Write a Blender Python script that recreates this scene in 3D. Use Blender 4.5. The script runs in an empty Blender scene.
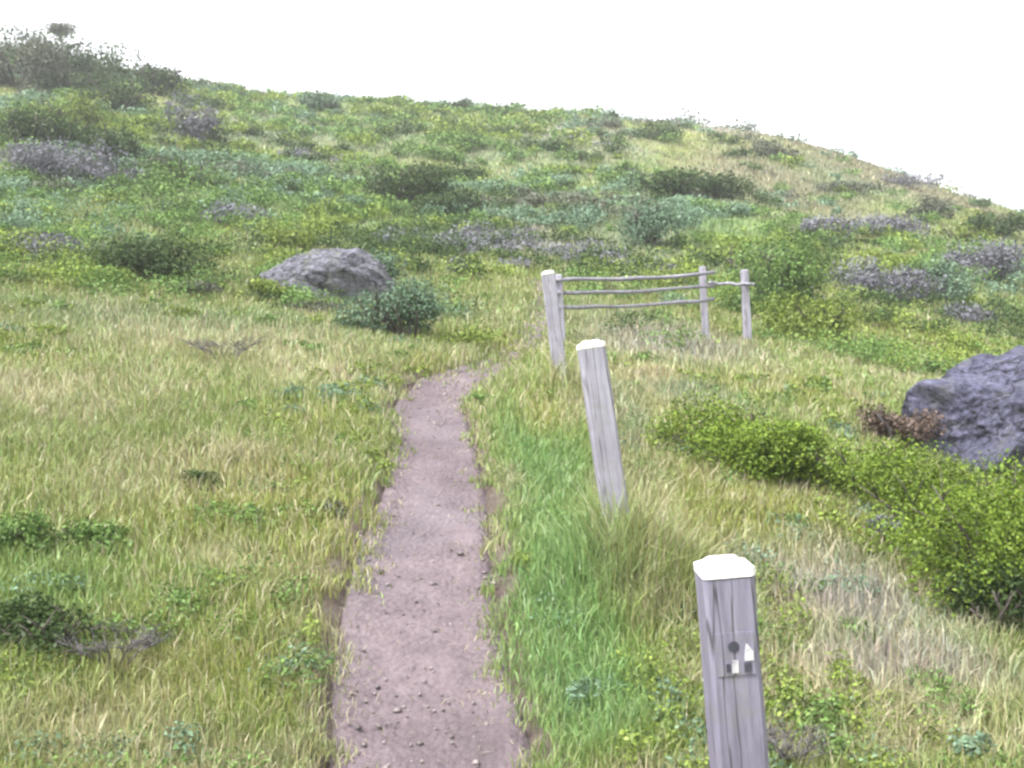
import bpy, math, random
import numpy as np

random.seed(7)
rng = np.random.default_rng(11)
SC = bpy.context.scene
COL = SC.collection
F = 1000.0           # focal length in pixels of a 1024 wide frame
CX, CY = 512.0, 384.0
EYE = 1.6            # camera height above the datum

# ------------------------------------------------------------------ noise
def _hash(ix, iy, seed):
    h = (ix.astype(np.int64) * 374761393 + iy.astype(np.int64) * 668265263 + seed * 982451653) & 0xFFFFFFFF
    h = ((h ^ (h >> 13)) * 1274126177) & 0xFFFFFFFF
    return ((h ^ (h >> 16)) & 0xFFFF) / 65535.0

def vnoise(x, y, seed=0):
    x = np.asarray(x, float); y = np.asarray(y, float)
    ix = np.floor(x); iy = np.floor(y)
    fx = x - ix; fy = y - iy
    fx = fx * fx * (3 - 2 * fx); fy = fy * fy * (3 - 2 * fy)
    a = _hash(ix, iy, seed); b = _hash(ix + 1, iy, seed)
    c = _hash(ix, iy + 1, seed); d = _hash(ix + 1, iy + 1, seed)
    return (a * (1 - fx) + b * fx) * (1 - fy) + (c * (1 - fx) + d * fx) * fy

def fbm(x, y, seed=0, oct=3):
    s = 0; a = .5; t = 0
    for k in range(oct):
        s = s + a * vnoise(x * 2 ** k, y * 2 ** k, seed + k * 17); t += a; a *= .5
    return s / t

# ------------------------------------------------------------------ the lie of the land
PX = np.array([-300, 0, 256, 512, 768, 1024, 1300], float)
DD = np.array([0.5, 1.5, 2.3, 3.2, 4.6, 6, 8, 10, 13, 20, 30, 42, 55], float)
ROWS = {2.3: [940, 960, 980, 995, 1005, 1020, 1030],
        3.2: [715, 738, 755, 768, 785, 800, 815],
        4.6: [510, 530, 548, 562, 590, 615, 640],
        6:   [405, 425, 445, 468, 500, 535, 560],
        8:   [330, 345, 368, 385, 410, 450, 480],
        10:  [285, 298, 325, 345, 365, 405, 440],
        13:  [245, 258, 285, 312, 330, 370, 410],
        20:  [180, 195, 220, 250, 265, 305, 360],
        30:  [120, 128, 155, 190, 205, 250, 310],
        42:  [66, 72, 114, 134, 153, 224, 290],
        55:  [28, 38, 88, 100, 120, 213, 280]}
Z = np.zeros((len(PX), len(DD)))
for j, d in enumerate(DD):
    if d in ROWS: Z[:, j] = (CY - np.array(ROWS[d])) / F * d
Z[:, 1] = Z[:, 2] - .14
Z[:, 0] = Z[:, 2] - .28
DD = np.concatenate([DD, [66, 85, 130, 300, 900]])
top = Z[:, -1]
Z = np.column_stack([Z, top - .6, top - 4.5, top * .4 - 8, top * 0 - 25, top * 0 - 60])
# dense smooth table in (u, log d)
UN, LN = 161, 400
ug = np.linspace(-.82, .82, UN); lg = np.linspace(math.log(.5), math.log(900), LN)
tmp = np.stack([np.interp(ug, (PX - CX) / F, Z[:, j]) for j in range(len(DD))], 1)
tab = np.stack([np.interp(lg, np.log(DD), tmp[i]) for i in range(UN)], 0)
def blur(a, n, axis):
    for _ in range(3):
        p = np.pad(a, [(n, n) if k == axis else (0, 0) for k in range(2)], mode='edge')
        a = sum(np.take(p, range(i, i + a.shape[axis]), axis) for i in range(2 * n + 1)) / (2 * n + 1)
    return a
tab = blur(blur(tab, 6, 0), 5, 1)

# trail centre line: (x, y, half width)
TRAIL = [(-.05, .2, .32), (-.12, 1.5, .32), (-.245, 3.1, .315), (-.34, 3.8, .315), (-.41, 4.6, .30), (-.43, 5.6, .27), (-.52, 6.6, .245),
         (-.60, 7.3, .24), (-.50, 8.1, .23), (-.22, 8.8, .21), (.06, 9.7, .20), (.26, 11, .19), (.40, 13, .2), (.45, 16, .22)]
def catmull(P, n):
    P = np.array(P, float); out = []
    Q = np.vstack([2 * P[0] - P[1], P, 2 * P[-1] - P[-2]])
    for i in range(1, len(Q) - 2):
        for t in np.linspace(0, 1, n, endpoint=False):
            a, b, c, d = Q[i - 1:i + 3]
            out.append(.5 * (2 * b + (c - a) * t + (2 * a - 5 * b + 4 * c - d) * t * t + (3 * b - a - 3 * c + d) * t ** 3))
    out.append(P[-1]); return np.array(out)
TR = catmull(TRAIL, 14)

def trail_dist(x, y):
    """distance to the centre line divided by the half width"""
    x = np.asarray(x, float).ravel(); y = np.asarray(y, float).ravel()
    best = np.full(x.shape, 1e9)
    for p in TR:
        best = np.minimum(best, np.hypot(x - p[0], y - p[1]) / p[2])
    return best

def T0(x, y):
    """height of the ground without the worn trail"""
    x = np.asarray(x, float); y = np.asarray(y, float)
    d = np.clip(y, .5, 899)
    u = np.clip(x / np.maximum(d, 2.0), -.81, .81)
    iu = (u - ug[0]) / (ug[1] - ug[0]); il = (np.log(d) - lg[0]) / (lg[1] - lg[0])
    a = np.clip(iu.astype(int), 0, UN - 2); b = np.clip(il.astype(int), 0, LN - 2)
    fu = iu - a; fl = il - b
    z = (tab[a, b] * (1 - fu) + tab[a + 1, b] * fu) * (1 - fl) + (tab[a, b + 1] * (1 - fu) + tab[a + 1, b + 1] * fu) * fl
    z = z + np.where(y < .5, (y - .5) * .06, 0)
    amp = np.clip((d - 1) / 8, .25, 1)
    z = z + amp * (.05 * (fbm(x * 1.3, y * 1.3, 3) - .5) * 2) + np.clip((d - 9) / 14, 0, 1) * .34 * (fbm(x * .33, y * .33, 5) - .5) * 2
    return z + EYE

def T(x, y):
    x = np.atleast_1d(np.asarray(x, float)); y = np.atleast_1d(np.asarray(y, float))
    z = T0(x, y)
    near = (np.abs(x) < 3) & (y < 33)
    if near.any():
        t = trail_dist(x[near], y[near])
        z = z.copy(); z[near] -= .05 * np.clip(1.25 - t, 0, .6) / .6
    return z

def at(px, row, dmax=54.0):
    """where the sight line through a picture point meets the ground"""
    d = np.geomspace(1.5, dmax, 1500)
    x = (px - CX) / F * d; zr = EYE + (CY - row) / F * d
    hit = np.nonzero(T0(x, d) >= zr)[0]
    k = hit[0] if len(hit) else len(d) - 1
    return float(x[k]), float(d[k]), float(T(x[k], d[k])[0])

# ------------------------------------------------------------------ vegetation colours on the ground
GREEN = np.array([.225, .285, .085]); LUSH = np.array([.190, .310, .110]); STRAW = np.array([.420, .375, .250])
OLIVE = np.array([.270, .290, .070]); SAGE = np.array([.190, .240, .155]); BARE = np.array([.315, .290, .265])
RIDGE = np.array([.215, .205, .130])
PATCH = []
def patch(px, row, w, h, col, wt):
    x, y, z = at(px, row); x1, y1, _ = at(px, row - h); x2, y2, _ = at(px, row + h)
    PATCH.append((x, y, w * y / F, max(.15, abs(y1 - y2) / 2), np.array(col), wt))
for p in [(542, 470, 46, 70, LUSH, .85), (560, 590, 58, 90, LUSH, .85), (585, 690, 62, 70, LUSH, .9), (545, 415, 25, 22, OLIVE, .8), 
          (840, 600, 120, 50, BARE, .9), (850, 690, 150, 60, STRAW, .6), (900, 670, 110, 30, BARE, .7), (660, 340, 80, 22, BARE, .8), (640, 380, 60, 20, STRAW, .5),
          (530, 232, 34, 22, BARE, .8), (860, 165, 130, 24, RIDGE, .85), (770, 185, 90, 35, RIDGE, .85), (960, 205, 80, 18, RIDGE, .8), (790, 140, 80, 16, RIDGE, .85), (570, 130, 70, 14, BARE, .6),
          (700, 128, 60, 10, BARE, .6), (640, 235, 90, 22, SAGE, .8), (600, 205, 130, 16, LUSH, .55), (720, 225, 60, 25, LUSH, .5),
          (420, 232, 80, 20, LUSH, .5), (150, 320, 200, 20, SAGE, .45), (60, 400, 110, 35, STRAW, .3), (240, 350, 160, 22, STRAW, .45),
          (330, 380, 90, 14, STRAW, .5), (330, 580, 90, 70, OLIVE, .55), (180, 680, 150, 60, OLIVE, .55), (60, 740, 80, 40, STRAW, .4),
          (40, 600, 70, 60, LUSH, .4), (150, 480, 90, 30, STRAW, .35), (320, 430, 60, 22, OLIVE, .4), (400, 135, 180, 18, SAGE, .7),
          (270, 130, 120, 16, SAGE, .6), (920, 335, 80, 18, OLIVE, .6), (900, 250, 60, 12, OLIVE, .5), (690, 400, 50, 20, SAGE, .7),
          (630, 420, 30, 40, SAGE, .6), (100, 290, 120, 14, OLIVE, .5), (470, 280, 60, 20, OLIVE, .4), (240, 200, 80, 16, LUSH, .5),
          (430, 368, 40, 10, OLIVE, .6), (640, 520, 40, 60, STRAW, .45), (760, 470, 90, 25, STRAW, .3), (340, 640, 30, 60, STRAW, .6)]:
    patch(*p)

def cover(x, y):
    """kind of grass (its own colour) growing at a place"""
    x = np.asarray(x, float); y = np.asarray(y, float)
    n1 = fbm(x * .8 + 9, y * .8, 21)[:, None]; n2 = fbm(x * 2.3, y * 2.3 + 4, 33)[:, None]; n3 = fbm(x * .22, y * .22, 41)[:, None]
    c = GREEN * (1 - np.clip((n1 - .45) * 2.2, 0, .7)) + OLIVE * np.clip((n1 - .45) * 2.2, 0, .7)
    s = np.clip((n2 - .56) * 2.4, 0, .6) * np.clip(1.3 - y / 26, .3, 1)[:, None]; c = c * (1 - s) + STRAW * s
    s = np.clip((n3 - .40) * 2, 0, .75) * np.clip((y - 8) / 20, 0, 1)[:, None]; c = c * (1 - s) + SAGE * s
    for (px, py, rx, ry, col, wt) in PATCH:
        r = np.sqrt(((x - px) / rx) ** 2 + ((y - py) / ry) ** 2) + (n2[:, 0] - .5) * .9
        m = (wt * np.clip(1.35 - r, 0, 1))[:, None]
        c = c * (1 - m) + col * m
    return c

# ------------------------------------------------------------------ mesh helpers
def mesh_np(name, V, quads=None, tris=None, col=None):
    V = np.asarray(V, np.float32)
    loops = []; starts = []; n = 0
    if quads is not None and len(quads):
        q = np.asarray(quads, np.int32); loops.append(q.ravel()); starts.append(np.arange(len(q)) * 4); n = q.size
    if tris is not None and len(tris):
        t = np.asarray(tris, np.int32); loops.append(t.ravel()); starts.append(n + np.arange(len(t)) * 3)
    loops = np.concatenate(loops); starts = np.concatenate(starts)
    me = bpy.data.meshes.new(name)
    me.vertices.add(len(V)); me.vertices.foreach_set('co', V.ravel())
    me.loops.add(len(loops)); me.loops.foreach_set('vertex_index', loops.astype(np.int32))
    me.polygons.add(len(starts)); me.polygons.foreach_set('loop_start', starts.astype(np.int32))
    if col is not None:
        a = me.color_attributes.new('tint', 'FLOAT_COLOR', 'POINT')
        c = np.ones((len(V), 4), np.float32); c[:, :3] = col
        a.data.foreach_set('color', c.ravel())
    me.update(calc_edges=True); me.validate()
    return me

def smooth(me):
    me.polygons.foreach_set('use_smooth', np.ones(len(me.polygons), bool)); me.update()

def link(name, me, mat, parent=None):
    o = bpy.data.objects.new(name, me); COL.objects.link(o)
    if mat: me.materials.append(mat)
    if parent: o.parent = parent
    return o

def tag(o, label, cat, group=None):
    o['label'] = label; o['category'] = cat
    if group: o['group'] = group
    return o

def empty(name, loc, rz=0):
    o = bpy.data.objects.new(name, None); COL.objects.link(o)
    o.location = loc; o.rotation_euler = (0, 0, rz); o.empty_display_size = .1
    return o

class MB:
    """collects pieces of ONE mesh"""
    def __init__(s): s.v = []; s.f = []
    def add(s, v, f):
        b = len(s.v); s.v += [tuple(p) for p in v]; s.f += [tuple(i + b for i in q) for q in f]
    def tube(s, pts, radii, n=7, wob=0.0):
        pts = [np.array(p, float) for p in pts]; v = []; f = []
        for i, p in enumerate(pts):
            d = pts[min(i + 1, len(pts) - 1)] - pts[max(i - 1, 0)]; d /= (np.linalg.norm(d) + 1e-9)
            a = np.cross(d, [0, 0, 1] if abs(d[2]) < .9 else [1, 0, 0]); a /= np.linalg.norm(a); b = np.cross(d, a)
            for k in range(n):
                t = 2 * math.pi * k / n; r = radii[i] * (1 + wob * (random.random() - .5))
                v.append(p + r * (math.cos(t) * a + math.sin(t) * b))
        for i in range(len(pts) - 1):
            for k in range(n):
                f.append((i * n + k, i * n + (k + 1) % n, (i + 1) * n + (k + 1) % n, (i + 1) * n + k))
        f.append(tuple(range(n - 1, -1, -1))); f.append(tuple((len(pts) - 1) * n + k for k in range(n)))
        s.add(v, f)
    def prism(s, profile, wob=0.0, sides=None):
        """square section column: profile = list of (z, half width); edges chamfered; slightly worn"""
        v = []; f = []
        ring = [(1, -.82), (1, .82), (.82, 1), (-.82, 1), (-1, .82), (-1, -.82), (-.82, -1), (.82, -1)]
        for (z, h) in profile:
            for (a, b) in ring:
                v.append((a * h + random.uniform(-wob, wob), b * h + random.uniform(-wob, wob), z))
        n = 8
        for i in range(len(profile) - 1):
            for k in range(n):
                f.append((i * n + k, i * n + (k + 1) % n, (i + 1) * n + (k + 1) % n, (i + 1) * n + k))
        f.append(tuple(range(n - 1, -1, -1))); f.append(tuple((len(profile) - 1) * n + k for k in range(n)))
        s.add(v, f)
    def build(s, name, mat, parent=None, sm=False):
        me = bpy.data.meshes.new(name); me.from_pydata(s.v, [], s.f); me.update()
        if sm: smooth(me)
        return link(name, me, mat, parent)

# ------------------------------------------------------------------ materials
def mat(name):
    m = bpy.data.materials.new(name); m.use_nodes = True
    nt = m.node_tree; nt.nodes.clear()
    out = nt.nodes.new('ShaderNodeOutputMaterial')
    return m, nt, out
def N(nt, t, **kw):
    n = nt.nodes.new(t)
    for k, v in kw.items():
        if k.startswith('_'): setattr(n, k[1:], v)
        else: n.inputs[k].default_value = v
    return n
def ramp(nt, fac, stops):
    r = nt.nodes.new('ShaderNodeValToRGB'); e = r.color_ramp.elements
    while len(e) < len(stops): e.new(.5)
    for k, (p, c) in enumerate(stops): e[k].position = p; e[k].color = (*c, 1)
    nt.links.new(fac, r.inputs['Fac']); return r.outputs['Color']
def coords(nt, scale=(1, 1, 1)):
    t = nt.nodes.new('ShaderNodeTexCoord'); m = nt.nodes.new('ShaderNodeMapping'); m.inputs['Scale'].default_value = scale
    nt.links.new(t.outputs['Object'], m.inputs['Vector']); return m.outputs['Vector']
def noise(nt, vec, scale, detail=6, rough=.6):
    n = N(nt, 'ShaderNodeTexNoise', Scale=scale, Detail=detail, Roughness=rough); nt.links.new(vec, n.inputs['Vector']); return n.outputs['Fac']
def mixc(nt, fac, a, b, mode='MIX'):
    m = nt.nodes.new('ShaderNodeMix'); m.data_type = 'RGBA'; m.blend_type = mode
    for v, i in ((fac, 0), (a, 6), (b, 7)):
        if hasattr(v, 'links') or isinstance(v, bpy.types.NodeSocket): nt.links.new(v, m.inputs[i])
        elif i == 0: m.inputs[i].default_value = v
        else: m.inputs[i].default_value = (*v, 1)
    return m.outputs[2]
def bump(nt, h, strength, dist):
    b = N(nt, 'ShaderNodeBump', Strength=strength, Distance=dist); nt.links.new(h, b.inputs['Height']); return b.outputs['Normal']
def finish(nt, out, color, rough=.85, normal=None, spec=.25):
    p = N(nt, 'ShaderNodeBsdfPrincipled', Roughness=rough)
    p.inputs['Specular IOR Level'].default_value = spec
    if isinstance(color, bpy.types.NodeSocket): nt.links.new(color, p.inputs['Base Color'])
    else: p.inputs['Base Color'].default_value = (*color, 1)
    if normal: nt.links.new(normal, p.inputs['Normal'])
    nt.links.new(p.outputs['BSDF'], out.inputs['Surface'])

def leaf_material(name, transl=.28, gloss=.06):
    m, nt, out = mat(name)
    a = N(nt, 'ShaderNodeAttribute', _attribute_name='tint')
    d = N(nt, 'ShaderNodeBsdfDiffuse'); t = N(nt, 'ShaderNodeBsdfTranslucent'); g = N(nt, 'ShaderNodeBsdfGlossy', Roughness=.45)
    nt.links.new(a.outputs['Color'], d.inputs['Color']); nt.links.new(a.outputs['Color'], t.inputs['Color'])
    m1 = N(nt, 'ShaderNodeMixShader', Fac=transl); m2 = N(nt, 'ShaderNodeMixShader', Fac=gloss)
    nt.links.new(d.outputs[0], m1.inputs[1]); nt.links.new(t.outputs[0], m1.inputs[2])
    nt.links.new(m1.outputs[0], m2.inputs[1]); nt.links.new(g.outputs[0], m2.inputs[2])
    nt.links.new(m2.outputs[0], out.inputs['Surface'])
    return m
M_GRASS = leaf_material('grass_blades', .3, .04)
M_LEAF = leaf_material('shrub_leaves', .22, .015)

m, nt, out = mat('hill_soil'); M_SOIL = m
a = N(nt, 'ShaderNodeAttribute', _attribute_name='tint'); v = coords(nt)
f1 = noise(nt, v, 9, 8, .7); f2 = noise(nt, v, 1.7, 6, .65)
c = mixc(nt, .75, a.outputs['Color'], ramp(nt, f1, [(.3, (.55, .5, .42)), (.55, (1, 1, 1)), (.75, (1.25, 1.2, 1.1))]), 'MULTIPLY')
c = mixc(nt, ramp(nt, f2, [(.5, (0, 0, 0)), (.68, (.45, .45, .45))]), c, (.16, .13, .09))
finish(nt, out, c, .95, bump(nt, f1, .9, .08), .1)

m, nt, out = mat('trail_dirt'); M_DIRT = m
v = coords(nt); f1 = noise(nt, v, 2.2, 8, .65); f2 = noise(nt, v, 26, 6, .7); f3 = noise(nt, v, .9, 4, .6)
c = ramp(nt, f1, [(.25, (.082, .067, .074)), (.5, (.132, .106, .117)), (.72, (.190, .156, .168))])
c = mixc(nt, .6, c, ramp(nt, f2, [(.25, (.5, .48, .46)), (.5, (1, 1, 1)), (.75, (1.35, 1.3, 1.25))]), 'MULTIPLY')
c = mixc(nt, ramp(nt, f3, [(.5, (0, 0, 0)), (.65, (.5, .5, .5))]), c, (.120, .112, .128))
vo = N(nt, 'ShaderNodeTexVoronoi', Scale=38.0); nt.links.new(v, vo.inputs['Vector'])
h = N(nt, 'ShaderNodeMath', _operation='SUBTRACT'); nt.links.new(f2, h.inputs[0]); nt.links.new(vo.outputs['Distance'], h.inputs[1])
finish(nt, out, c, .92, bump(nt, h.outputs[0], .55, .018), .15)

m, nt, out = mat('weathered_timber'); M_WOOD = m
v = coords(nt, (14, 14, 1.1)); f1 = noise(nt, v, 3.2, 8, .7); v2 = coords(nt); f2 = noise(nt, v2, 7, 5, .6)
c = ramp(nt, f1, [(.28, (.150, .138, .185)), (.5, (.220, .207, .275)), (.72, (.285, .27, .345))])
c = mixc(nt, ramp(nt, f2, [(.55, (0, 0, 0)), (.72, (.55, .55, .55))]), c, (.19, .195, .15))
f4 = noise(nt, coords(nt, (9, 9, .55)), 2.1, 3, .5)
c = mixc(nt, ramp(nt, f4, [(.475, (0, 0, 0)), (.495, (.85, .85, .85)), (.505, (.85, .85, .85)), (.525, (0, 0, 0))]), c, (.055, .05, .055))
f5 = noise(nt, coords(nt), 2.6, 4, .6)
c = mixc(nt, .7, c, ramp(nt, f5, [(.3, (.72, .70, .70)), (.55, (1, 1, 1)), (.75, (1.2, 1.18, 1.12))]), 'MULTIPLY')
finish(nt, out, c, .85, bump(nt, f1, .7, .012), .2)

m, nt, out = mat('pale_timber'); M_PALE = m  # lighter tones of the weathered timber, for the farther posts and the fence
v = coords(nt, (14, 14, 1.1)); f1 = noise(nt, v, 3.2, 8, .7); v2 = coords(nt); f2 = noise(nt, v2, 7, 5, .6)
c = ramp(nt, f1, [(.28, (.23, .22, .265)), (.5, (.31, .30, .36)), (.72, (.38, .37, .42))])
c = mixc(nt, ramp(nt, f2, [(.55, (0, 0, 0)), (.72, (.55, .55, .55))]), c, (.19, .195, .15))
f4 = noise(nt, coords(nt, (9, 9, .55)), 2.1, 3, .5)
c = mixc(nt, ramp(nt, f4, [(.475, (0, 0, 0)), (.495, (.85, .85, .85)), (.505, (.85, .85, .85)), (.525, (0, 0, 0))]), c, (.13, .12, .135))
f5 = noise(nt, coords(nt), 2.6, 4, .6)
c = mixc(nt, .7, c, ramp(nt, f5, [(.3, (.72, .70, .70)), (.55, (1, 1, 1)), (.75, (1.2, 1.18, 1.12))]), 'MULTIPLY')
finish(nt, out, c, .85, bump(nt, f1, .7, .012), .2)

m, nt, out = mat('white_paint'); M_WHITE = m
f2 = noise(nt, coords(nt), 28, 5, .6)
c = ramp(nt, f2, [(.30, (.30, .28, .29)), (.40, (.70, .68, .70)), (.55, (.82, .81, .84)), (.8, (.86, .85, .88))])
finish(nt, out, c, .6, bump(nt, f2, .25, .006), .3)

m, nt, out = mat('faded_paint'); M_FADED = m
f2 = noise(nt, coords(nt), 30, 5, .6)
finish(nt, out, ramp(nt, f2, [(.3, (.40, .41, .38)), (.6, (.56, .57, .53))]), .75)

m, nt, out = mat('badge_plate'); M_BADGE = m
f2 = noise(nt, coords(nt), 60, 4, .6)
finish(nt, out, ramp(nt, f2, [(.3, (.16, .15, .19)), (.7, (.22, .205, .26))]), .55)
m, nt, out = mat('badge_dark'); M_BDARK = m
f2 = noise(nt, coords(nt), 50, 4, .6); finish(nt, out, ramp(nt, f2, [(.3, (.035, .035, .05)), (.7, (.07, .068, .09))]), .55)
m, nt, out = mat('badge_white'); M_BWHITE = m
f2 = noise(nt, coords(nt), 50, 4, .6); finish(nt, out, ramp(nt, f2, [(.35, (.24, .23, .27)), (.5, (.47, .47, .50)), (.7, (.58, .58, .6))]), .55)

def rock_material(name, tones, speck):
    m, nt, out = mat(name); v = coords(nt)
    f1 = noise(nt, v, 3.5, 10, .72); f2 = noise(nt, v, 17, 8, .75); f3 = noise(nt, v, 5.5, 4, .6)
    c = ramp(nt, f1, [(.28, tones[0]), (.5, tones[1]), (.72, tones[2])])
    c = mixc(nt, .8, c, ramp(nt, f2, [(.38, (.32, .32, .36)), (.5, (1, 1, 1)), (.62, (1.75, 1.75, 1.8))]), 'MULTIPLY')
    c = mixc(nt, ramp(nt, f3, [(.54, (0, 0, 0)), (.66, (.7, .7, .7))]), c, speck)
    fc = noise(nt, coords(nt, (1, 1.4, 2.4)), 1.9, 3, .55)
    c = mixc(nt, ramp(nt, fc, [(.478, (0, 0, 0)), (.496, (.85, .85, .85)), (.504, (.85, .85, .85)), (.522, (0, 0, 0))]), c, (.035, .034, .038))
    h = N(nt, 'ShaderNodeMath', _operation='ADD'); nt.links.new(f1, h.inputs[0]); nt.links.new(f2, h.inputs[1])
    finish(nt, out, c, .9, bump(nt, h.outputs[0], 1.0, .07), .2); return m
M_SLATE = rock_material('slate_rock', [(.060, .060, .092), (.122, .122, .185), (.21, .21, .29)], (.19, .192, .22))
M_GREY = rock_material('grey_rock', [(.13, .13, .155), (.18, .18, .215), (.24, .24, .275)], (.17, .19, .13))

m, nt, out = mat('bark'); M_BARK = m
f1 = noise(nt, coords(nt, (1, 1, .3)), 20, 6, .7)
finish(nt, out, ramp(nt, f1, [(.3, (.05, .042, .036)), (.7, (.11, .095, .085))]), .9)
m, nt, out = mat('dead_twigs'); M_TWIG = m
f1 = noise(nt, coords(nt, (1, 1, .3)), 20, 6, .7)
finish(nt, out, ramp(nt, f1, [(.3, (.07, .062, .065)), (.7, (.16, .15, .155))]), .9)

# ------------------------------------------------------------------ ground sheet
xs = np.concatenate([-np.geomspace(700, 9, 46), np.linspace(-8.6, -1.62, 76), np.linspace(-1.55, 1.6, 70), np.linspace(1.68, 8.6, 76), np.geomspace(9, 700, 46)])
ys = np.concatenate([-np.geomspace(200, 1.5, 14), np.linspace(-1, 10, 170), np.linspace(10.12, 35, 140), np.linspace(35.4, 80, 100), np.geomspace(82, 900, 26)])
gx, gy = np.meshgrid(xs, ys); gx = gx.ravel(); gy = gy.ravel()
gz = T0(gx, gy)
near = (np.abs(gx) < 3) & (gy < 33)
gz[near] -= .13 * np.clip(1.25 - trail_dist(gx[near], gy[near]), 0, .45) / .45
nx, ny = len(xs), len(ys)
idx = np.arange(nx * ny).reshape(ny, nx)
q = np.stack([idx[:-1, :-1], idx[:-1, 1:], idx[1:, 1:], idx[1:, :-1]], -1).reshape(-1, 4)
gcol = cover(gx, gy) * .8
vt = np.full(len(gx), 9.0); vt[near] = trail_dist(gx[near], gy[near])
wv = (np.clip((2.0 - vt) / .8, 0, 1) * np.clip((9.5 - gy) / 1.5, 0, 1))[:, None]
gcol = gcol * (1 - wv) + np.array([.145, .118, .105]) * wv
me = mesh_np('hillside', np.column_stack([gx, gy, gz]), q, col=gcol)
smooth(me); o = link('hillside', me, M_SOIL); o['kind'] = 'structure'

# trail strip
dense = catmull(TRAIL, 60); W = 15
V = []; 
for i, p in enumerate(dense):
    a = dense[max(i - 1, 0)]; b = dense[min(i + 1, len(dense) - 1)]
    t = (b - a)[:2]; t /= np.linalg.norm(t); n = np.array([t[1], -t[0]])
    for k in range(W):
        s = -1.15 + 2.3 * k / (W - 1)
        V.append((p[0] + n[0] * s * p[2], p[1] + n[1] * s * p[2]))
V = np.array(V); zz = T(V[:, 0], V[:, 1])
sgrid = np.tile(np.abs(np.linspace(-1.15, 1.15, W)), len(dense))
zz += .022 * (fbm(V[:, 0] * 5, V[:, 1] * 5, 71) - .5) * 2 - .09 * np.clip((sgrid - .93) / .22, 0, 1) ** 1.5 * 1.0
idx = np.arange(len(dense) * W).reshape(len(dense), W)
q = np.stack([idx[:-1, :-1], idx[:-1, 1:], idx[1:, 1:], idx[1:, :-1]], -1).reshape(-1, 4)
me = mesh_np('dirt_path', np.column_stack([V, zz]), q); smooth(me)
o = link('dirt_path', me, M_DIRT); o['kind'] = 'structure'

# pebbles lying on the trail: uncountable grit
def pebble_mesh(n):
    V = []; Fq = []
    base = np.array([(1, 0, 0), (0, 1, 0), (-1, 0, 0), (0, -1, 0), (0, 0, 1), (0, 0, -1)], float)
    tri = np.array([(0, 1, 4), (1, 2, 4), (2, 3, 4), (3, 0, 4), (1, 0, 5), (2, 1, 5), (3, 2, 5), (0, 3, 5)])
    cols = []
    for i in range(n):
        p = dense[int(rng.uniform(60, 640))]
        s = rng.uniform(-1.1, 1.1); x = p[0] + s * p[2]; y = p[1] + rng.uniform(-.1, .1)
        r = rng.gamma(1.0, .0038) + .0025
        b = base * (1 + rng.uniform(-.35, .35, (6, 1))) * r * np.array([1, rng.uniform(.6, 1), rng.uniform(.4, .7)])
        a = rng.uniform(0, 6.28); R = np.array([[math.cos(a), -math.sin(a), 0], [math.sin(a), math.cos(a), 0], [0, 0, 1]])
        V.append(b @ R.T + [x, y, T(x, y)[0] + r * .15]); Fq.append(tri + 6 * i)
        cols.append(np.tile(np.array([.25, .215, .21]) * rng.uniform(.5, 1.4), (6, 1)))
    return mesh_np('trail_gravel', np.vstack(V), None, np.vstack(Fq), np.vstack(cols))
o = link('trail_gravel', pebble_mesh(1500), M_GRASS); o['kind'] = 'stuff'

# ------------------------------------------------------------------ grass: blades, one object
SHRUB_FOOT = []      # filled below: places where bushes and rocks stand
def blades(x, y, h, w, lean, col, name):
    n = len(x); z = T(x, y) - .01
    az = rng.uniform(0, 2 * np.pi, n); ax, ay = np.cos(az), np.sin(az)
    bend = az + rng.normal(0, .9, n) + 1.57
    bx, by = np.cos(bend) * lean * h, np.sin(bend) * lean * h
    b0 = np.column_stack([x - ax * w / 2, y - ay * w / 2, z]); b1 = np.column_stack([x + ax * w / 2, y + ay * w / 2, z])
    mx, my, mz = x + bx * .3, y + by * .3, z + h * .58
    c0 = np.column_stack([mx - ax * w * .42, my - ay * w * .42, mz]); c1 = np.column_stack([mx + ax * w * .42, my + ay * w * .42, mz])
    t = np.column_stack([x + bx, y + by, z + h * np.sqrt(np.clip(1 - .5 * lean ** 2, .2, 1))])
    V = np.stack([b0, b1, c1, c0, t], 1).reshape(-1, 3)
    i = np.arange(n)[:, None] * 5
    return V, i + np.array([[0, 1, 2, 3]]), i + np.array([[3, 2, 4]]), np.repeat(col, 5, 0)

def scatter(n, d0, d1, umax=.78, tuft=.6, tr=.05):
    k = max(1, int(n * tuft / 11))
    dc = np.exp(rng.uniform(math.log(d0), math.log(d1), k)); uc = rng.uniform(-umax, umax, k)
    m = int(n * tuft / k)
    d = np.repeat(dc, m); x = np.repeat(uc * dc, m)
    s = tr * (d / 4) ** .6
    x = x + rng.normal(0, 1, len(x)) * s; yy = d + rng.normal(0, 1, len(x)) * s
    r = n - len(x)
    d2 = np.exp(rng.uniform(math.log(d0), math.log(d1), r)); u2 = rng.uniform(-umax, umax, r)
    return np.concatenate([x, u2 * d2]), np.concatenate([yy, d2])

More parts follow.
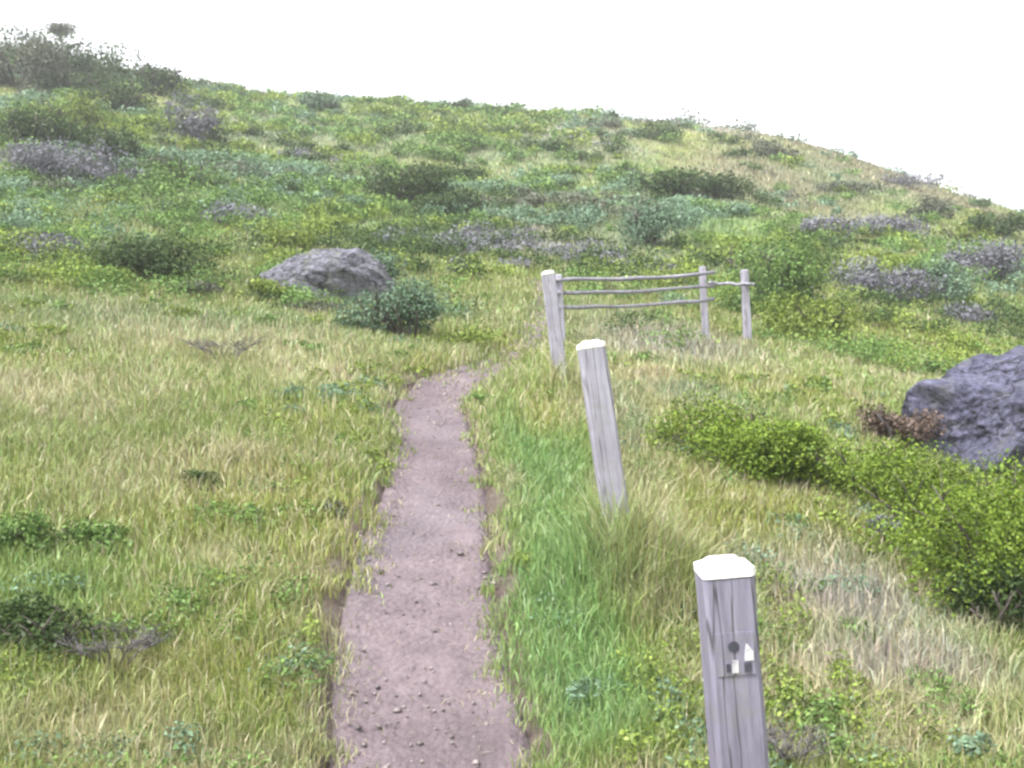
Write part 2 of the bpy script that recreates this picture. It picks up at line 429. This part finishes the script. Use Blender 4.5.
def grass_layer(n, d0, d1, hmin, hmax, wk, straw_p, tuft):
    x, y = scatter(n, d0, d1, tuft=tuft)
    t = np.full(len(x), 9.0); nr = (np.abs(x) < 3) & (y < 31); t[nr] = trail_dist(x[nr], y[nr])
    edge = 1 + (fbm(x * 3.2, y * 3.2, 91) - .5) * .95 + (fbm(x * 9, y * 9, 92) - .5) * 1.3
    worn = np.clip((y - 8.0) / 1.3, 0, 1.0)        # the trail is grassed over further up
    keep = rng.random(len(x)) < np.maximum(np.clip((t - edge + .22) / .55, .012, 1) ** 1.4, worn)
    col = cover(x, y)
    bare = np.abs(col - BARE).sum(1) < .16
    keep &= ~(bare & (rng.random(len(x)) < .55))
    x, y, col, t, worn = x[keep], y[keep], col[keep], t[keep], worn[keep]
    n = len(x)
    hn = fbm(x * 1.1, y * 1.1, 55)
    h = (hmin + (hmax - hmin) * np.clip(rng.random(n) * .55 + hn * .6, 0, 1.1)) * np.clip(.5 + (t - 1) * .55 + worn * .3, .3, 1)
    for fx, fy in ((.50, 4.45), (.40, 7.9), (.57, 2.32)):
        h *= 1 + (3.4 if fy == 4.45 else 2.3) * np.exp(-((x - fx) ** 2 + (y - fy) ** 2) / .10)
    w = np.maximum(.0035, wk * y) * rng.uniform(.7, 1.4, n)
    st = rng.random(n) < straw_p * (.5 + 1.2 * fbm(x * .7, y * .7, 66))
    c = col * rng.uniform(.7, 1.35, (n, 1)) * (1 + rng.normal(0, .07, (n, 3)))
    st &= ~((np.abs(c / col[:, :] - 1).max(1) < 9) & (np.abs(col - LUSH).sum(1) < .07))
    c[st] = STRAW * rng.uniform(.75, 1.45, (st.sum(), 1))
    h[st] *= rng.uniform(.8, 1.35, st.sum()); w[st] *= .75
    lean = np.abs(rng.normal(.45, .3, n)).clip(0, 1.15)
    return blades(x, y, h, w, lean, np.clip(c, .01, .8), '')
def litter(n):
    k = rng.integers(40, 560, n); p = dense[k]; s_ = np.sign(rng.normal(size=n)) * (1 - np.abs(rng.normal(0, .35, n)))
    x = p[:, 0] + s_ * p[:, 2]; y = p[:, 1] + rng.normal(0, .05, n)
    h = rng.uniform(.03, .09, n)
    v, q, t, c = blades(x, y, h, np.full(n, .0035), np.full(n, 1.0), STRAW * rng.uniform(.5, 1.2, (n, 1)), '')
    v = v.reshape(n, 5, 3); v[:, 2:, 2] = v[:, :1, 2] + .025; return v.reshape(-1, 3), q, t, c
L = [litter(1100), grass_layer(290000, 1.25, 6.5, .035, .15, .0013, .15, .65),
     grass_layer(200000, 5.5, 15, .045, .16, .0012, .14, .6),
     grass_layer(200000, 13, 60, .06, .20, .0012, .07, .6)]
V = []; Q = []; R = []; C = []; off = 0
for (v_, q_, t_, c_) in L:
    V.append(v_); Q.append(q_ + off); R.append(t_ + off); C.append(c_); off += len(v_)
o = link('grass', mesh_np('grass', np.vstack(V), np.vstack(Q), np.vstack(R), np.vstack(C)), M_GRASS); o['kind'] = 'stuff'

# ------------------------------------------------------------------ leaf clouds
def leaves(P, Nrm, size, col):
    """one folded diamond per point"""
    n = len(P)
    a = rng.normal(size=(n, 3)); a -= Nrm * (a * Nrm).sum(1)[:, None]; a /= np.linalg.norm(a, axis=1)[:, None] + 1e-9
    b = np.cross(Nrm, a); L = (size * rng.uniform(.6, 1.4, n))[:, None]
    base = P - a * L * .5; tip = P + a * L * .5
    s1 = P + b * L * .3 + Nrm * L * .12; s2 = P - b * L * .3 + Nrm * L * .12
    V = np.stack([base, s1, tip, s2], 1).reshape(-1, 3)
    Q = np.arange(n)[:, None] * 4 + np.array([[0, 1, 2, 3]])
    return V, Q, np.repeat(col, 4, 0)

TYPES = {  # base leaf colours, sparse factor
    'dark':  [(.050, .082, .028), (.065, .102, .034), (.038, .060, .023)],
    'green': [(.105, .180, .050), (.145, .225, .065), (.075, .125, .038)],
    'olive': [(.155, .212, .042), (.185, .238, .052), (.108, .150, .034)],
    'lime':  [(.125, .195, .026), (.175, .240, .034), (.060, .098, .018)],
    'teal':  [(.125, .195, .125), (.150, .220, .148), (.095, .150, .092)],
    'grey':  [(.155, .155, .182), (.185, .186, .215), (.115, .116, .130)],
    'drab':  [(.105, .118, .082), (.130, .140, .100), (.080, .088, .064)],
    'rust':  [(.150, .105, .085), (.190, .140, .115), (.085, .065, .050)],
}
def cloud(w, h, dep, n, size, kind, seed, fill=.55):
    r = np.random.default_rng(seed)
    k = int(r.integers(6, 11))
    cx = r.uniform(-.36, .36, k) * w; cy = r.uniform(-.36, .36, k) * dep
    rad = r.uniform(.2, .36, k)
    cz = h * (r.uniform(.28, .72, k) - .3 * (np.abs(cx) / w + np.abs(cy) / dep))
    wt = rad ** 2 / (rad ** 2).sum()
    lob = r.choice(k, n, p=wt)
    dv = r.normal(size=(n, 3)); dv /= np.linalg.norm(dv, axis=1)[:, None]
    rr = np.clip(r.random(n) ** (1 / 2.6) * (1 + r.normal(0, .09, n)), .1, 1.1)
    S = np.column_stack([rad[lob] * w, rad[lob] * dep, np.maximum(rad[lob] * h * 1.0, size)])
    P = np.column_stack([cx[lob], cy[lob], cz[lob]]) + dv * S * rr[:, None]
    gap = vnoise(P[:, 0] / w * 7 + seed, P[:, 1] / dep * 7 + P[:, 2] / h * 6, seed % 97)
    P = P[(P[:, 2] > -.06 * h) & (gap > .22)]
    dvk = dv[(np.column_stack([cx[lob], cy[lob], cz[lob]]) + dv * S * rr[:, None])[:, 2] > -1e9][:len(P)]
    nn = r.normal(size=P.shape) + np.array([0, 0, .7]) + (P - [0, 0, h * .3]) / np.array([w, dep, h]) * 1.5
    nn /= np.linalg.norm(nn, axis=1)[:, None]
    pal = np.array(TYPES[kind]); c = pal[r.choice(3, len(P), p=[.45, .35, .2])] * r.uniform(.78, 1.25, (len(P), 1))
    cl = vnoise(P[:, 0] / w * 4 + 3, P[:, 2] / h * 4 + P[:, 1] / dep * 3, seed % 89 + 5)
    c = c * (.8 + .4 * cl)[:, None]
    return P, nn, c

def stems(w, h, dep, seed, nb=7, thick=.02, sub=2):
    random.seed(seed); mb = MB()
    for i in range(nb):
        a = random.uniform(0, 6.28); e = random.uniform(.25, .45)
        p = [(0, 0, -.08)]; q = np.array([math.cos(a) * w * e, math.sin(a) * dep * e, h * random.uniform(.35, .66)])
        mid = q * .5 + np.array([random.uniform(-.06, .06) * w, random.uniform(-.06, .06) * dep, h * .08])
        mb.tube([(random.uniform(-.05, .05) * w, random.uniform(-.05, .05) * dep, -.08), mid, q], [thick, thick * .7, thick * .3], 5, .3)
        for k in range(sub):
            t = random.uniform(.35, .8); s = mid * (1 - t) + q * t
            e2 = s + np.array([random.uniform(-.16, .16) * w, random.uniform(-.16, .16) * dep, h * random.uniform(.08, .25)])
            mb.tube([s, (s + e2) / 2 + [0, 0, .02 * h], e2], [thick * .5, thick * .35, thick * .12], 4, .3)
    return mb

SEED = [100]
def bush(px, row, wpx, hpx, kind, label, group='bushes scattered over the hillside', name='bush', deep=.8, dens=1.0, n=None):
    SEED[0] += 13; sd = SEED[0]
    x, y, z = at(px, row)
    w = wpx * y / F * 1.2; h = hpx * y / F * 1.08; dep = max(w * deep, h * .8)
    y += dep * .3; z = float(T(x, y)[0])
    if y > 12: h = max(h * 1.22, EYE + (CY - row + hpx) / F * y - z)
    zf = float(T(x, y - dep * .35)[0])
    r = empty(name, (x, y, min(z, zf + .1 * h) - .03)); tag(r, label, 'bush', group)
    size = max(.020, min(.0036 * y, .13 * h + .01))
    if n is None: n = int(np.clip(15 * (wpx * hpx) / (size / y * F) ** 2 * dens, 260, 7000))
    P, nn, c = cloud(w, h, dep, n, size, kind, sd)
    V, Q, C = leaves(P, nn, np.full(len(P), size), c)
    link('foliage', mesh_np('foliage', V, Q, None, C), M_LEAF, r)
    stems(w, h, dep, sd, 6 if kind == 'lime' else 7, max(.006, (.014 if kind == 'lime' else .03) * h)).build('stem', M_TWIG if kind in ('grey', 'rust') else M_BARK, r, True)
    return r

def rock(px, row, wpx, hpx, material, label, seed, deep=.7, sub=5, name='rock'):
    x, y, z = at(px, row)
    w = wpx * y / F; h = hpx * y / F; dep = w * deep
    y += dep * .4
    import bmesh
    bm = bmesh.new(); bmesh.ops.create_icosphere(bm, subdivisions=sub, radius=1)
    P = np.array([v.co for v in bm.verts])
    rr = np.random.default_rng(seed)
    D = np.ones(len(P))
    for k in range(70):     # broken facets
        d = rr.normal(size=3); d /= np.linalg.norm(d); D = np.minimum(D, rr.uniform(.74, .99) / np.maximum(P @ d, .05))
    P2 = P * D[:, None]
    nz = lambda s, sd: (vnoise(P2[:, 0] * s + P2[:, 2] * s * .7 + 40, P2[:, 1] * s + P2[:, 2] * s * 1.1 + 40, sd) - .5)
    P2 *= (1 + .26 * nz(2.2, seed) + .12 * nz(6, seed + 1) + .035 * nz(15, seed + 2) + .03 * nz(31, seed + 3))[:, None]
    P2 *= np.array([w * .56, dep * .56, h * .78]); P2[:, 2] += h * .22
    for v, p in zip(bm.verts, P2): v.co = p
    me = bpy.data.meshes.new(name); bm.to_mesh(me); bm.free()
    o = link(name, me, material); o.location = (x, y, float(T(x, y)[0]) - .04 * h)
    tag(o, label, 'rock', 'rocks breaking through the turf'); return o

# --- upper-left thicket and skyline
B = bush
B(58, 82, 104, 44, 'dark', 'broad dark bush on the skyline directly under the small lone tree')
B(8, 90, 76, 48, 'drab', 'dull grey-green bush cut by the photo edge on the skyline')
B(70, 96, 70, 26, 'dark', 'dark flat bush just below the broad dark bush under the lone tree')
B(106, 116, 66, 40, 'dark', 'dark green bush below the skyline, right of the lone tree')
B(128, 84, 36, 24, 'dark', 'small rounded bush bumping the skyline right of the lone tree')
B(156, 98, 38, 32, 'dark', 'dark upright bush on the skyline where it drops down steeply')
B(218, 96, 50, 14, 'teal', 'low blue-green bush on the skyline near the upper left')
B(320, 112, 34, 18, 'teal', 'little blue-green bush standing alone on the skyline left of centre')
B(456, 113, 24, 14, 'dark', 'tiny dark bush on the middle of the skyline')
B(50, 126, 74, 30, 'olive', 'yellowish olive bush in the upper left thicket')
B(20, 150, 70, 42, 'dark', 'dark bush at the photo edge in the upper left thicket')
B(64, 152, 56, 32, 'dark', 'dark bush below the yellowish olive bush of the thicket')
B(50, 186, 100, 46, 'grey', 'silvery grey bush at the foot of the upper left thicket')
B(104, 170, 56, 44, 'dark', 'dark bush between the two silvery grey bushes of the thicket')
B(120, 186, 44, 28, 'grey', 'smaller silvery grey bush beside the bright green one')
B(190, 146, 40, 44, 'grey', 'tall lavender grey bush above the bright green bush')
B(147, 178, 34, 22, 'drab', 'drab bush wedged beside the smaller silvery grey bush')
B(180, 192, 70, 36, 'green', 'bright green bush with a dark foot on the upper left slope')
B(30, 200, 80, 26, 'drab', 'low drab bush under the silvery grey thicket bush')
B(218, 158, 26, 14, 'dark', 'small dark bush right of the tall lavender grey bush')
B(240, 178, 36, 18, 'teal', 'blue-green bush right of the bright green bush')
B(276, 184, 40, 16, 'drab', 'low drab bush on the slope above the yellowish bush')
B(222, 226, 60, 22, 'grey', 'flat lavender grey bush above the meadow edge')
B(258, 232, 36, 14, 'dark', 'small dark bush touching the flat lavender grey bush')
B(288, 252, 50, 24, 'olive', 'yellow olive bush just above the grey rock mound')
B(36, 262, 90, 30, 'grey', 'wide greyish bush near the left edge above the meadow')
B(148, 286, 90, 48, 'dark', 'dark wide bush on the meadow edge at left')
B(72, 286, 80, 26, 'olive', 'olive bush left of the dark wide meadow-edge bush')
B(196, 298, 60, 20, 'drab', 'low drab bush right of the dark wide meadow-edge bush')
B(262, 304, 50, 16, 'dark', 'thin dark bush at the left foot of the grey rock mound')
# --- middle slope
B(330, 162, 50, 14, 'olive', 'low olive bush high on the middle slope')
B(334, 212, 70, 16, 'teal', 'flat blue-green bush left of the dark bush row')
B(394, 208, 90, 42, 'dark', 'biggest dark green bush in the row across the middle slope')
B(450, 184, 66, 22, 'dark', 'upper right dark bush of the row on the middle slope')
B(452, 218, 60, 26, 'dark', 'lower right dark bush of the row on the middle slope')
B(396, 232, 34, 14, 'green', 'small green bush right below the dark bush row')
B(404, 344, 100, 66, 'teal', 'large blue-green bush leaning against the grey rock mound')
B(466, 350, 84, 26, 'olive', 'low dark olive bush beside the trail bend')
B(352, 332, 40, 16, 'dark', 'dark low bush at the right foot of the grey rock mound')
B(556, 152, 30, 14, 'dark', 'small dark bush above the upper trail')
B(648, 140, 70, 14, 'dark', 'long dark bush close under the skyline, right of centre')
B(690, 119, 50, 9, 'drab', 'thin grey bush lying along the top of the skyline')
B(634, 188, 60, 24, 'green', 'green bush left of the two dark ones on the right slope')
B(668, 200, 60, 28, 'dark', 'dark bush in the middle of three on the right slope')
B(716, 202, 70, 34, 'dark', 'darkest rounded bush ending the three on the right slope')
B(584, 228, 60, 24, 'teal', 'pale blue-green bush above the rail fence')
B(652, 250, 56, 44, 'teal', 'tall pale blue-green bush behind the rail fence')
# --- right slope
B(738, 130, 40, 12, 'dark', 'dark bush on the skyline where it starts to fall right')
B(778, 164, 44, 22, 'drab', 'drab dark bush below the falling skyline')
B(892, 186, 80, 13, 'grey', 'long dark grey bush along the falling skyline')
B(846, 194, 64, 14, 'drab', 'low drab bush under the long dark grey skyline bush')
B(830, 242, 54, 26, 'grey', 'lavender grey bush at the left end of the grey patch on the right slope')
B(896, 242, 84, 26, 'grey', 'wider lavender grey bush in the grey patch on the right slope')
B(936, 226, 40, 26, 'drab', 'drab bush topping the right end of the grey patch')
B(966, 246, 44, 22, 'olive', 'olive bush between the grey patch and the photo edge')
B(1006, 240, 60, 26, 'dark', 'dark bush on the skyline at the photo edge')
B(1002, 290, 80, 44, 'grey', 'large grey bush at the right photo edge above the slate rock')
B(782, 318, 100, 72, 'green', 'large bright green bush right of the rail fence')
B(824, 346, 90, 48, 'olive', 'dark olive bush at the foot of the large bright green bush')
B(890, 306, 84, 40, 'grey', 'grey bush right of the large bright green bush')
B(944, 306, 56, 40, 'teal', 'blue-green bush between two grey bushes on the right slope')
B(974, 328, 56, 24, 'grey', 'small grey bush above the slate rock')
B(300, 316, 70, 20, 'drab', 'low drab bush in front of the grey rock mound')
B(262, 300, 50, 26, 'olive', 'olive bush pressed against the left end of the grey rock mound')
B(366, 290, 60, 34, 'teal', 'blue-green bush covering the right shoulder of the grey rock mound')
# --- near plants
B(1012, 648, 90, 84, 'dark', 'dark green bush tucked under the largest yellow-green bush at the right edge')
B(726, 474, 120, 84, 'lime', 'left tip of the yellow-green leafy band, a low bush past the posts', 'yellow-green bushes in a band below the slate rock', n=7500)
B(800, 500, 120, 84, 'lime', 'yellow-green bush second in the band below the slate rock', 'yellow-green bushes in a band below the slate rock', n=17000)
B(868, 518, 120, 90, 'lime', 'yellow-green bush beside the reddish bush and slate rock', 'yellow-green bushes in a band below the slate rock', n=9000)
B(946, 566, 150, 135, 'lime', 'tall yellow-green bush in front of the slate rock', 'yellow-green bushes in a band below the slate rock', n=13000)
B(1020, 630, 160, 190, 'lime', 'largest yellow-green bush, cut by the right photo edge, dark beneath', 'yellow-green bushes in a band below the slate rock', n=17000)
B(908, 458, 70, 62, 'rust', 'reddish brown bush against the left side of the slate rock')
B(886, 548, 46, 34, 'grey', 'small dry grey bush under the yellow-green band')
B(12, 556, 60, 50, 'green', 'fresh green plant at the left photo edge in the meadow', name='leafy_plant')
B(84, 556, 60, 44, 'green', 'fresh green plant in the meadow above the dead twigs', name='leafy_plant')
B(22, 670, 100, 80, 'dark', 'dark leafy bush at the left photo edge beside the dead twigs')
B(326, 516, 34, 24, 'drab', 'small drab tuft plant beside the trail', name='leafy_plant')
B(196, 492, 40, 26, 'dark', 'small dark plant amid the left meadow', name='leafy_plant')
B(176, 412, 50, 22, 'teal', 'pale low plant in the upper left meadow', name='leafy_plant')

# --- rocks
rock(326, 304, 140, 62, M_GREY, 'dull grey rock mound on the left slope beside the blue-green bush', 5, .6)
rock(1090, 498, 310, 160, M_SLATE, 'big slate-grey rough rock at the right photo edge', 8, .7, 6)
rock(900, 536, 44, 24, M_GREY, 'small grey stone under the yellow-green bushes', 12, .8, 4)

# --- dead twigs
def twigs(px, row, wpx, hpx, label, seed):
    x, y, z = at(px, row); w = wpx * y / F; h = hpx * y / F
    o = stems(w * 1.5, h, w * 1.5, seed, 26, .0035, 6).build('dead_shrub', M_TWIG, None, True)
    o.location = (x, y, z); tag(o, label, 'dead shrub', 'dead twiggy shrubs in the meadow'); return o
twigs(112, 668, 90, 56, 'bare dark twiggy dead shrub low in the left meadow', 51)
twigs(222, 362, 60, 34, 'bare dead twigs in the upper meadow below the grey rock mound', 52)
twigs(790, 770, 60, 60, 'bare dead twigs right beside the nearest white-topped post', 53)

# ------------------------------------------------------------------ low scrub covering the upper slope
PV = []; PQ = []; PC = []; off = 0
kinds = ['green', 'teal', 'drab', 'olive', 'grey', 'dark']
for i in range(4300):
    d = math.exp(rng.uniform(math.log(10.5), math.log(57))); u = rng.uniform(-.75, .75)
    x = u * d
    if trail_dist([x], [d])[0] < 2.2: continue
    if d < 14 and -.35 < u < .3 and rng.random() < .8: continue
    kn = fbm(np.array([x * .16 + 50]), np.array([d * .16]), 311)[0] + rng.normal(0, .05)
    k = 'drab' if kn < .33 else 'teal' if kn < .47 else 'green' if kn < .60 else 'olive' if kn < .70 else 'dark' if kn < .8 else 'grey'
    if rng.random() < .14: k = 'dark'
    if u > .12 and d > 26 and rng.random() < .75: continue
    pn = fbm(np.array([x * .25]), np.array([d * .25]), 301)[0]
    if rng.random() > .15 + pn * 1.1 + (.4 if u < .1 and d > 17 else 0): continue
    w = rng.uniform(.3, 1.0) * (.7 + d / 50); h = min(w, .9) * rng.uniform(.35, .62) + .05; size = .0031 * d
    P, nn, c = cloud(w, h, w, int(np.clip(5.5 * w * h / size ** 2, 50, 330)), size, k, 5000 + i)
    if not len(P): continue
    P = P + [x, d, float(T(x, d)[0]) - .03]
    v_, q_, c_ = leaves(P, nn, np.full(len(P), size), c * 1.28)
    PV.append(v_); PQ.append(q_ + off); PC.append(c_); off += len(v_)
o = link('low_scrub', mesh_np('low_scrub', np.vstack(PV), np.vstack(PQ), None, np.vstack(PC)), M_LEAF); o['kind'] = 'stuff'

# ------------------------------------------------------------------ broad leaved herbs among the meadow grass
PV = []; PQ = []; PC = []; off = 0
for i in range(3000):
    d = math.exp(rng.uniform(math.log(1.5), math.log(12))); u = rng.uniform(-.75, .75); x = u * d
    if trail_dist([x], [d])[0] < 1.35: continue
    pn = fbm(np.array([x * .9]), np.array([d * .9]), 401)[0]
    if rng.random() > (pn - .36) * 2.6: continue
    w = rng.uniform(.10, .32); h = rng.uniform(.05, .15); size = max(.018, .0042 * d)
    if .0 < u < .14 and d < 7 and rng.random() < .8: continue
    k = 'green' if pn + rng.normal(0, .06) < .60 else 'olive'
    if rng.random() < .1: k = 'teal'
    P, nn, c = cloud(w, h, w, int(np.clip(3.2 * w * w / size ** 2, 24, 240)), size, k, 9000 + i)
    if not len(P): continue
    P = P + np.column_stack([np.full(len(P), x), np.full(len(P), d), T(x + P[:, 0], d + P[:, 1]) + .01])
    v_, q_, c_ = leaves(P, nn, np.full(len(P), size), c * 1.15)
    PV.append(v_); PQ.append(q_ + off); PC.append(c_); off += len(v_)
o = link('meadow_herbs', mesh_np('meadow_herbs', np.vstack(PV), np.vstack(PQ), None, np.vstack(PC)), M_LEAF); o['kind'] = 'stuff'

# ------------------------------------------------------------------ small lone tree on the skyline
x, y, z = at(62, 30)
t = empty('tree', (x, y, z)); tag(t, 'small lone flat-topped tree standing up against the white sky', 'tree')
mb = MB(); hz = EYE + (CY - 22) / F * y - z
mb.tube([(0, 0, -.2), (.05, 0, hz * .35), (-.04, .03, hz * .62), (.02, 0, hz * .8)], [.05, .04, .033, .02], 7, .3)
for k in range(6):
    a = k * 1.05; mb.tube([(-.03, .02, hz * .58), (math.cos(a) * .3, math.sin(a) * .3, hz * .75), (math.cos(a) * .62, math.sin(a) * .5, hz * .86)], [.024, .018, .008], 5, .3)
mb.build('trunk', M_TWIG, t, True)
P, nn, c = cloud(1.8, .7, 1.5, 1500, .13, 'drab', 77)
P[:, 2] += hz - .62
V, Q, C = leaves(P, nn, np.full(len(P), .13), c)
link('crown', mesh_np('crown', V, Q, None, C * .8), M_LEAF, t)

# ------------------------------------------------------------------ leaning trail posts
def post(top, foot, half, label, capmat, badge=False):
    random.seed(int(abs(top[0]) * 1000))
    top = np.array(top, float); foot = np.array(foot, float); top[2] += EYE; foot[2] += EYE
    L = float(np.linalg.norm(top - foot)); ax = (top - foot) / L
    r = empty('trail_post', tuple(foot)); tag(r, label, 'post', 'leaning white-topped posts along the trail')
    from mathutils import Vector
    qn = Vector((0, 0, 1)).rotation_difference(Vector(ax)); r.rotation_mode = 'QUATERNION'; r.rotation_quaternion = qn
    mb = MB(); cap = .034
    prof = [(-.25, half)] + [(z, half * random.uniform(.985, 1.015)) for z in np.linspace(0, L - cap - .003, 12)]
    mb.prism(prof, half * .018); mb.build('timber', M_WOOD if badge else M_PALE, r)
    mb = MB(); mb.prism([(L - cap, half * 1.03), (L - cap * .45, half * 1.03), (L - .008, half * .72), (L, half * .55)], half * .015)
    mb.build('cap', capmat, r)
    if badge:
        s = half * .72; zc = L - .205
        def plate(name, pts, y0, y1, mt, parent):
            b = MB(); n = len(pts)
            b.add([(p[0], y0, p[1]) for p in pts] + [(p[0], y1, p[1]) for p in pts],
                  [tuple(range(n)), tuple(range(2 * n - 1, n - 1, -1))] + [(k, k + n, (k + 1) % n + n, (k + 1) % n) for k in range(n)])
            return b.build(name, mt, parent)
        rect = lambda a, b, c, d: [(a, c), (b, c), (b, d), (a, d)]
        circ = lambda cx, cz, rr, n=14: [(cx + rr * math.cos(2 * math.pi * k / n), cz + rr * math.sin(2 * math.pi * k / n)) for k in range(n)]
        p = plate('badge', rect(-s, s, zc - s * 1.15, zc + s * 1.15), -half * 1.05, -half * .97, M_WOOD, r)
        yf, yb = -half * 1.08, -half * 1.045
        plate('dark_mark', circ(-.08 * s, zc + .4 * s, .3 * s), yf, yb, M_BDARK, p)
        plate('dark_mark', rect(.42 * s, .8 * s, zc - 1.0 * s, zc - .5 * s), yf, yb, M_BDARK, p)
        plate('dark_mark', rect(-.55 * s, -.32 * s, zc - .95 * s, zc - .5 * s), yf, yb, M_BDARK, p)
        plate('white_mark', [(.45 * s, zc - .4 * s), (.95 * s, zc - .4 * s), (.95 * s, zc + .1 * s), (.6 * s, zc + .55 * s), (.5 * s, zc + .1 * s)], yf, yb, M_BWHITE, p)
        plate('white_mark', [(-.25 * s, zc - 1.0 * s), (.1 * s, zc - 1.0 * s), (.12 * s, zc - .35 * s), (-.2 * s, zc - .3 * s)], yf, yb, M_BWHITE, p)
    return r
post((.485, 2.3, -.40), (.567, 2.32, -1.42), .0585, 'nearest grey post with bright white top and small marked badge', M_WHITE, True)
post((.359, 4.6, .20), (.515, 4.62, -.86), .062, 'middle leaning grey post with white top, beside the green verge', M_WHITE)
post((.285, 8.0, .905), (.40, 8.02, -.04), .055, 'farthest leaning grey post with faded top, at the trail bend', M_FADED)

# ------------------------------------------------------------------ rail fence
pts = [at(562, 345), at(706, 338), at(748, 345)]
fx = empty('rail_fence', pts[0]); tag(fx, 'low weathered wooden rail fence behind the farthest leaning post', 'fence')
o0 = np.array(pts[0])
P3 = [np.array(p) - o0 for p in pts]
hts = [.72, .82, .86]
for p, h in zip(P3, hts):
    mb = MB(); half = .04
    mb.prism([(z, half * random.uniform(.93, 1.05)) for z in np.linspace(-.2, h, 6)] + [(h + .012, half * .6)], .004)
    ob = mb.build('post', M_PALE, fx); ob.location = p; ob.rotation_euler = (0, math.radians(-3), random.uniform(-.2, .2))
def rail(a, b, r0, sag):
    mb = MB(); n = 9; q = []
    for k in range(n):
        t = k / (n - 1); s = a * (1 - t) + b * t
        q.append(s + np.array([0, random.uniform(-.008, .008), -sag * 4 * t * (1 - t) + random.uniform(-.008, .008)]))
    mb.tube(q, [r0 * random.uniform(.85, 1.1) for _ in range(n)], 7, .2)
    return mb.build('rail', M_PALE, fx, True)
up = lambda p, z: p + np.array([0, -.07, z])
for f0, f1 in ((.67, .75), (.53, .60), (.38, .44)):
    rail(up(P3[0], f0) - [.08, 0, 0], up(P3[1], f1) + [.08, 0, 0], .021, .02)
for f1, f2 in ((.66, .70),):
    rail(up(P3[1], f1 - .02) + [.02, .02, 0], up(P3[2], f2) + [.06, 0, 0], .019, .01)

# ------------------------------------------------------------------ misty air
m, nt, out = mat('haze'); pv = N(nt, 'ShaderNodeVolumePrincipled', Density=.0023)
pv.inputs['Color'].default_value = (.93, .95, .97, 1); pv.inputs['Anisotropy'].default_value = .2
nt.links.new(pv.outputs[0], out.inputs['Volume'])
mb = MB(); a0, a1, b0, b1, c0, c1 = -720, 720, -220, 920, -75, 45
mb.add([(a0, b0, c0), (a1, b0, c0), (a1, b1, c0), (a0, b1, c0), (a0, b0, c1), (a1, b0, c1), (a1, b1, c1), (a0, b1, c1)],
       [(3, 2, 1, 0), (4, 5, 6, 7), (0, 1, 5, 4), (1, 2, 6, 5), (2, 3, 7, 6), (3, 0, 4, 7)])
o = mb.build('haze', m); o['kind'] = 'stuff'

# ------------------------------------------------------------------ light
SUN_EL, SUN_AZ = math.radians(58), math.radians(-125)    # behind and to the left of the camera
w = bpy.data.worlds.new('World'); SC.world = w; w.use_nodes = True
nt = w.node_tree; nt.nodes.clear()
out = nt.nodes.new('ShaderNodeOutputWorld'); bg = nt.nodes.new('ShaderNodeBackground')
sky = nt.nodes.new('ShaderNodeTexSky'); sky.sky_type = 'NISHITA'; sky.sun_disc = False
sky.sun_elevation = SUN_EL; sky.sun_rotation = SUN_AZ; sky.air_density = 1.0; sky.dust_density = 5.0; sky.ozone_density = 1.0
hs = nt.nodes.new('ShaderNodeHueSaturation'); hs.inputs['Saturation'].default_value = .12
nt.links.new(sky.outputs[0], hs.inputs['Color']); nt.links.new(hs.outputs[0], bg.inputs['Color']); nt.links.new(bg.outputs[0], out.inputs['Surface'])
bg.inputs['Strength'].default_value = .15
ld = bpy.data.lights.new('sun', 'SUN'); ld.energy = 1.4; ld.angle = math.radians(14); ld.color = (1, .97, .93)
lo = bpy.data.objects.new('sun', ld); COL.objects.link(lo)
from mathutils import Vector
sd = Vector((math.sin(SUN_AZ) * math.cos(SUN_EL), math.cos(SUN_AZ) * math.cos(SUN_EL), math.sin(SUN_EL)))
lo.rotation_euler = (-sd).to_track_quat('-Z', 'Y').to_euler(); lo.location = (0, 0, 30)

# ------------------------------------------------------------------ camera
cd = bpy.data.cameras.new('camera'); cam = bpy.data.objects.new('camera', cd); COL.objects.link(cam)
cam.location = (0, 0, EYE); cam.rotation_euler = (math.radians(90), 0, 0)
cd.sensor_width = 36; cd.lens = 36 * F / 1024; cd.clip_start = .05; cd.clip_end = 2000
SC.camera = cam
vs = SC.view_settings; vs.view_transform = 'Standard'; vs.look = 'None'; vs.exposure = 1.72; vs.gamma = 1
vs.use_curve_mapping = False
SC.cycles.max_bounces = 6; SC.cycles.diffuse_bounces = 3; SC.cycles.transmission_bounces = 3
SC.cycles.use_denoising = True
SC.cycles.pixel_filter_type = 'BLACKMAN_HARRIS'; SC.cycles.filter_width = 2.6
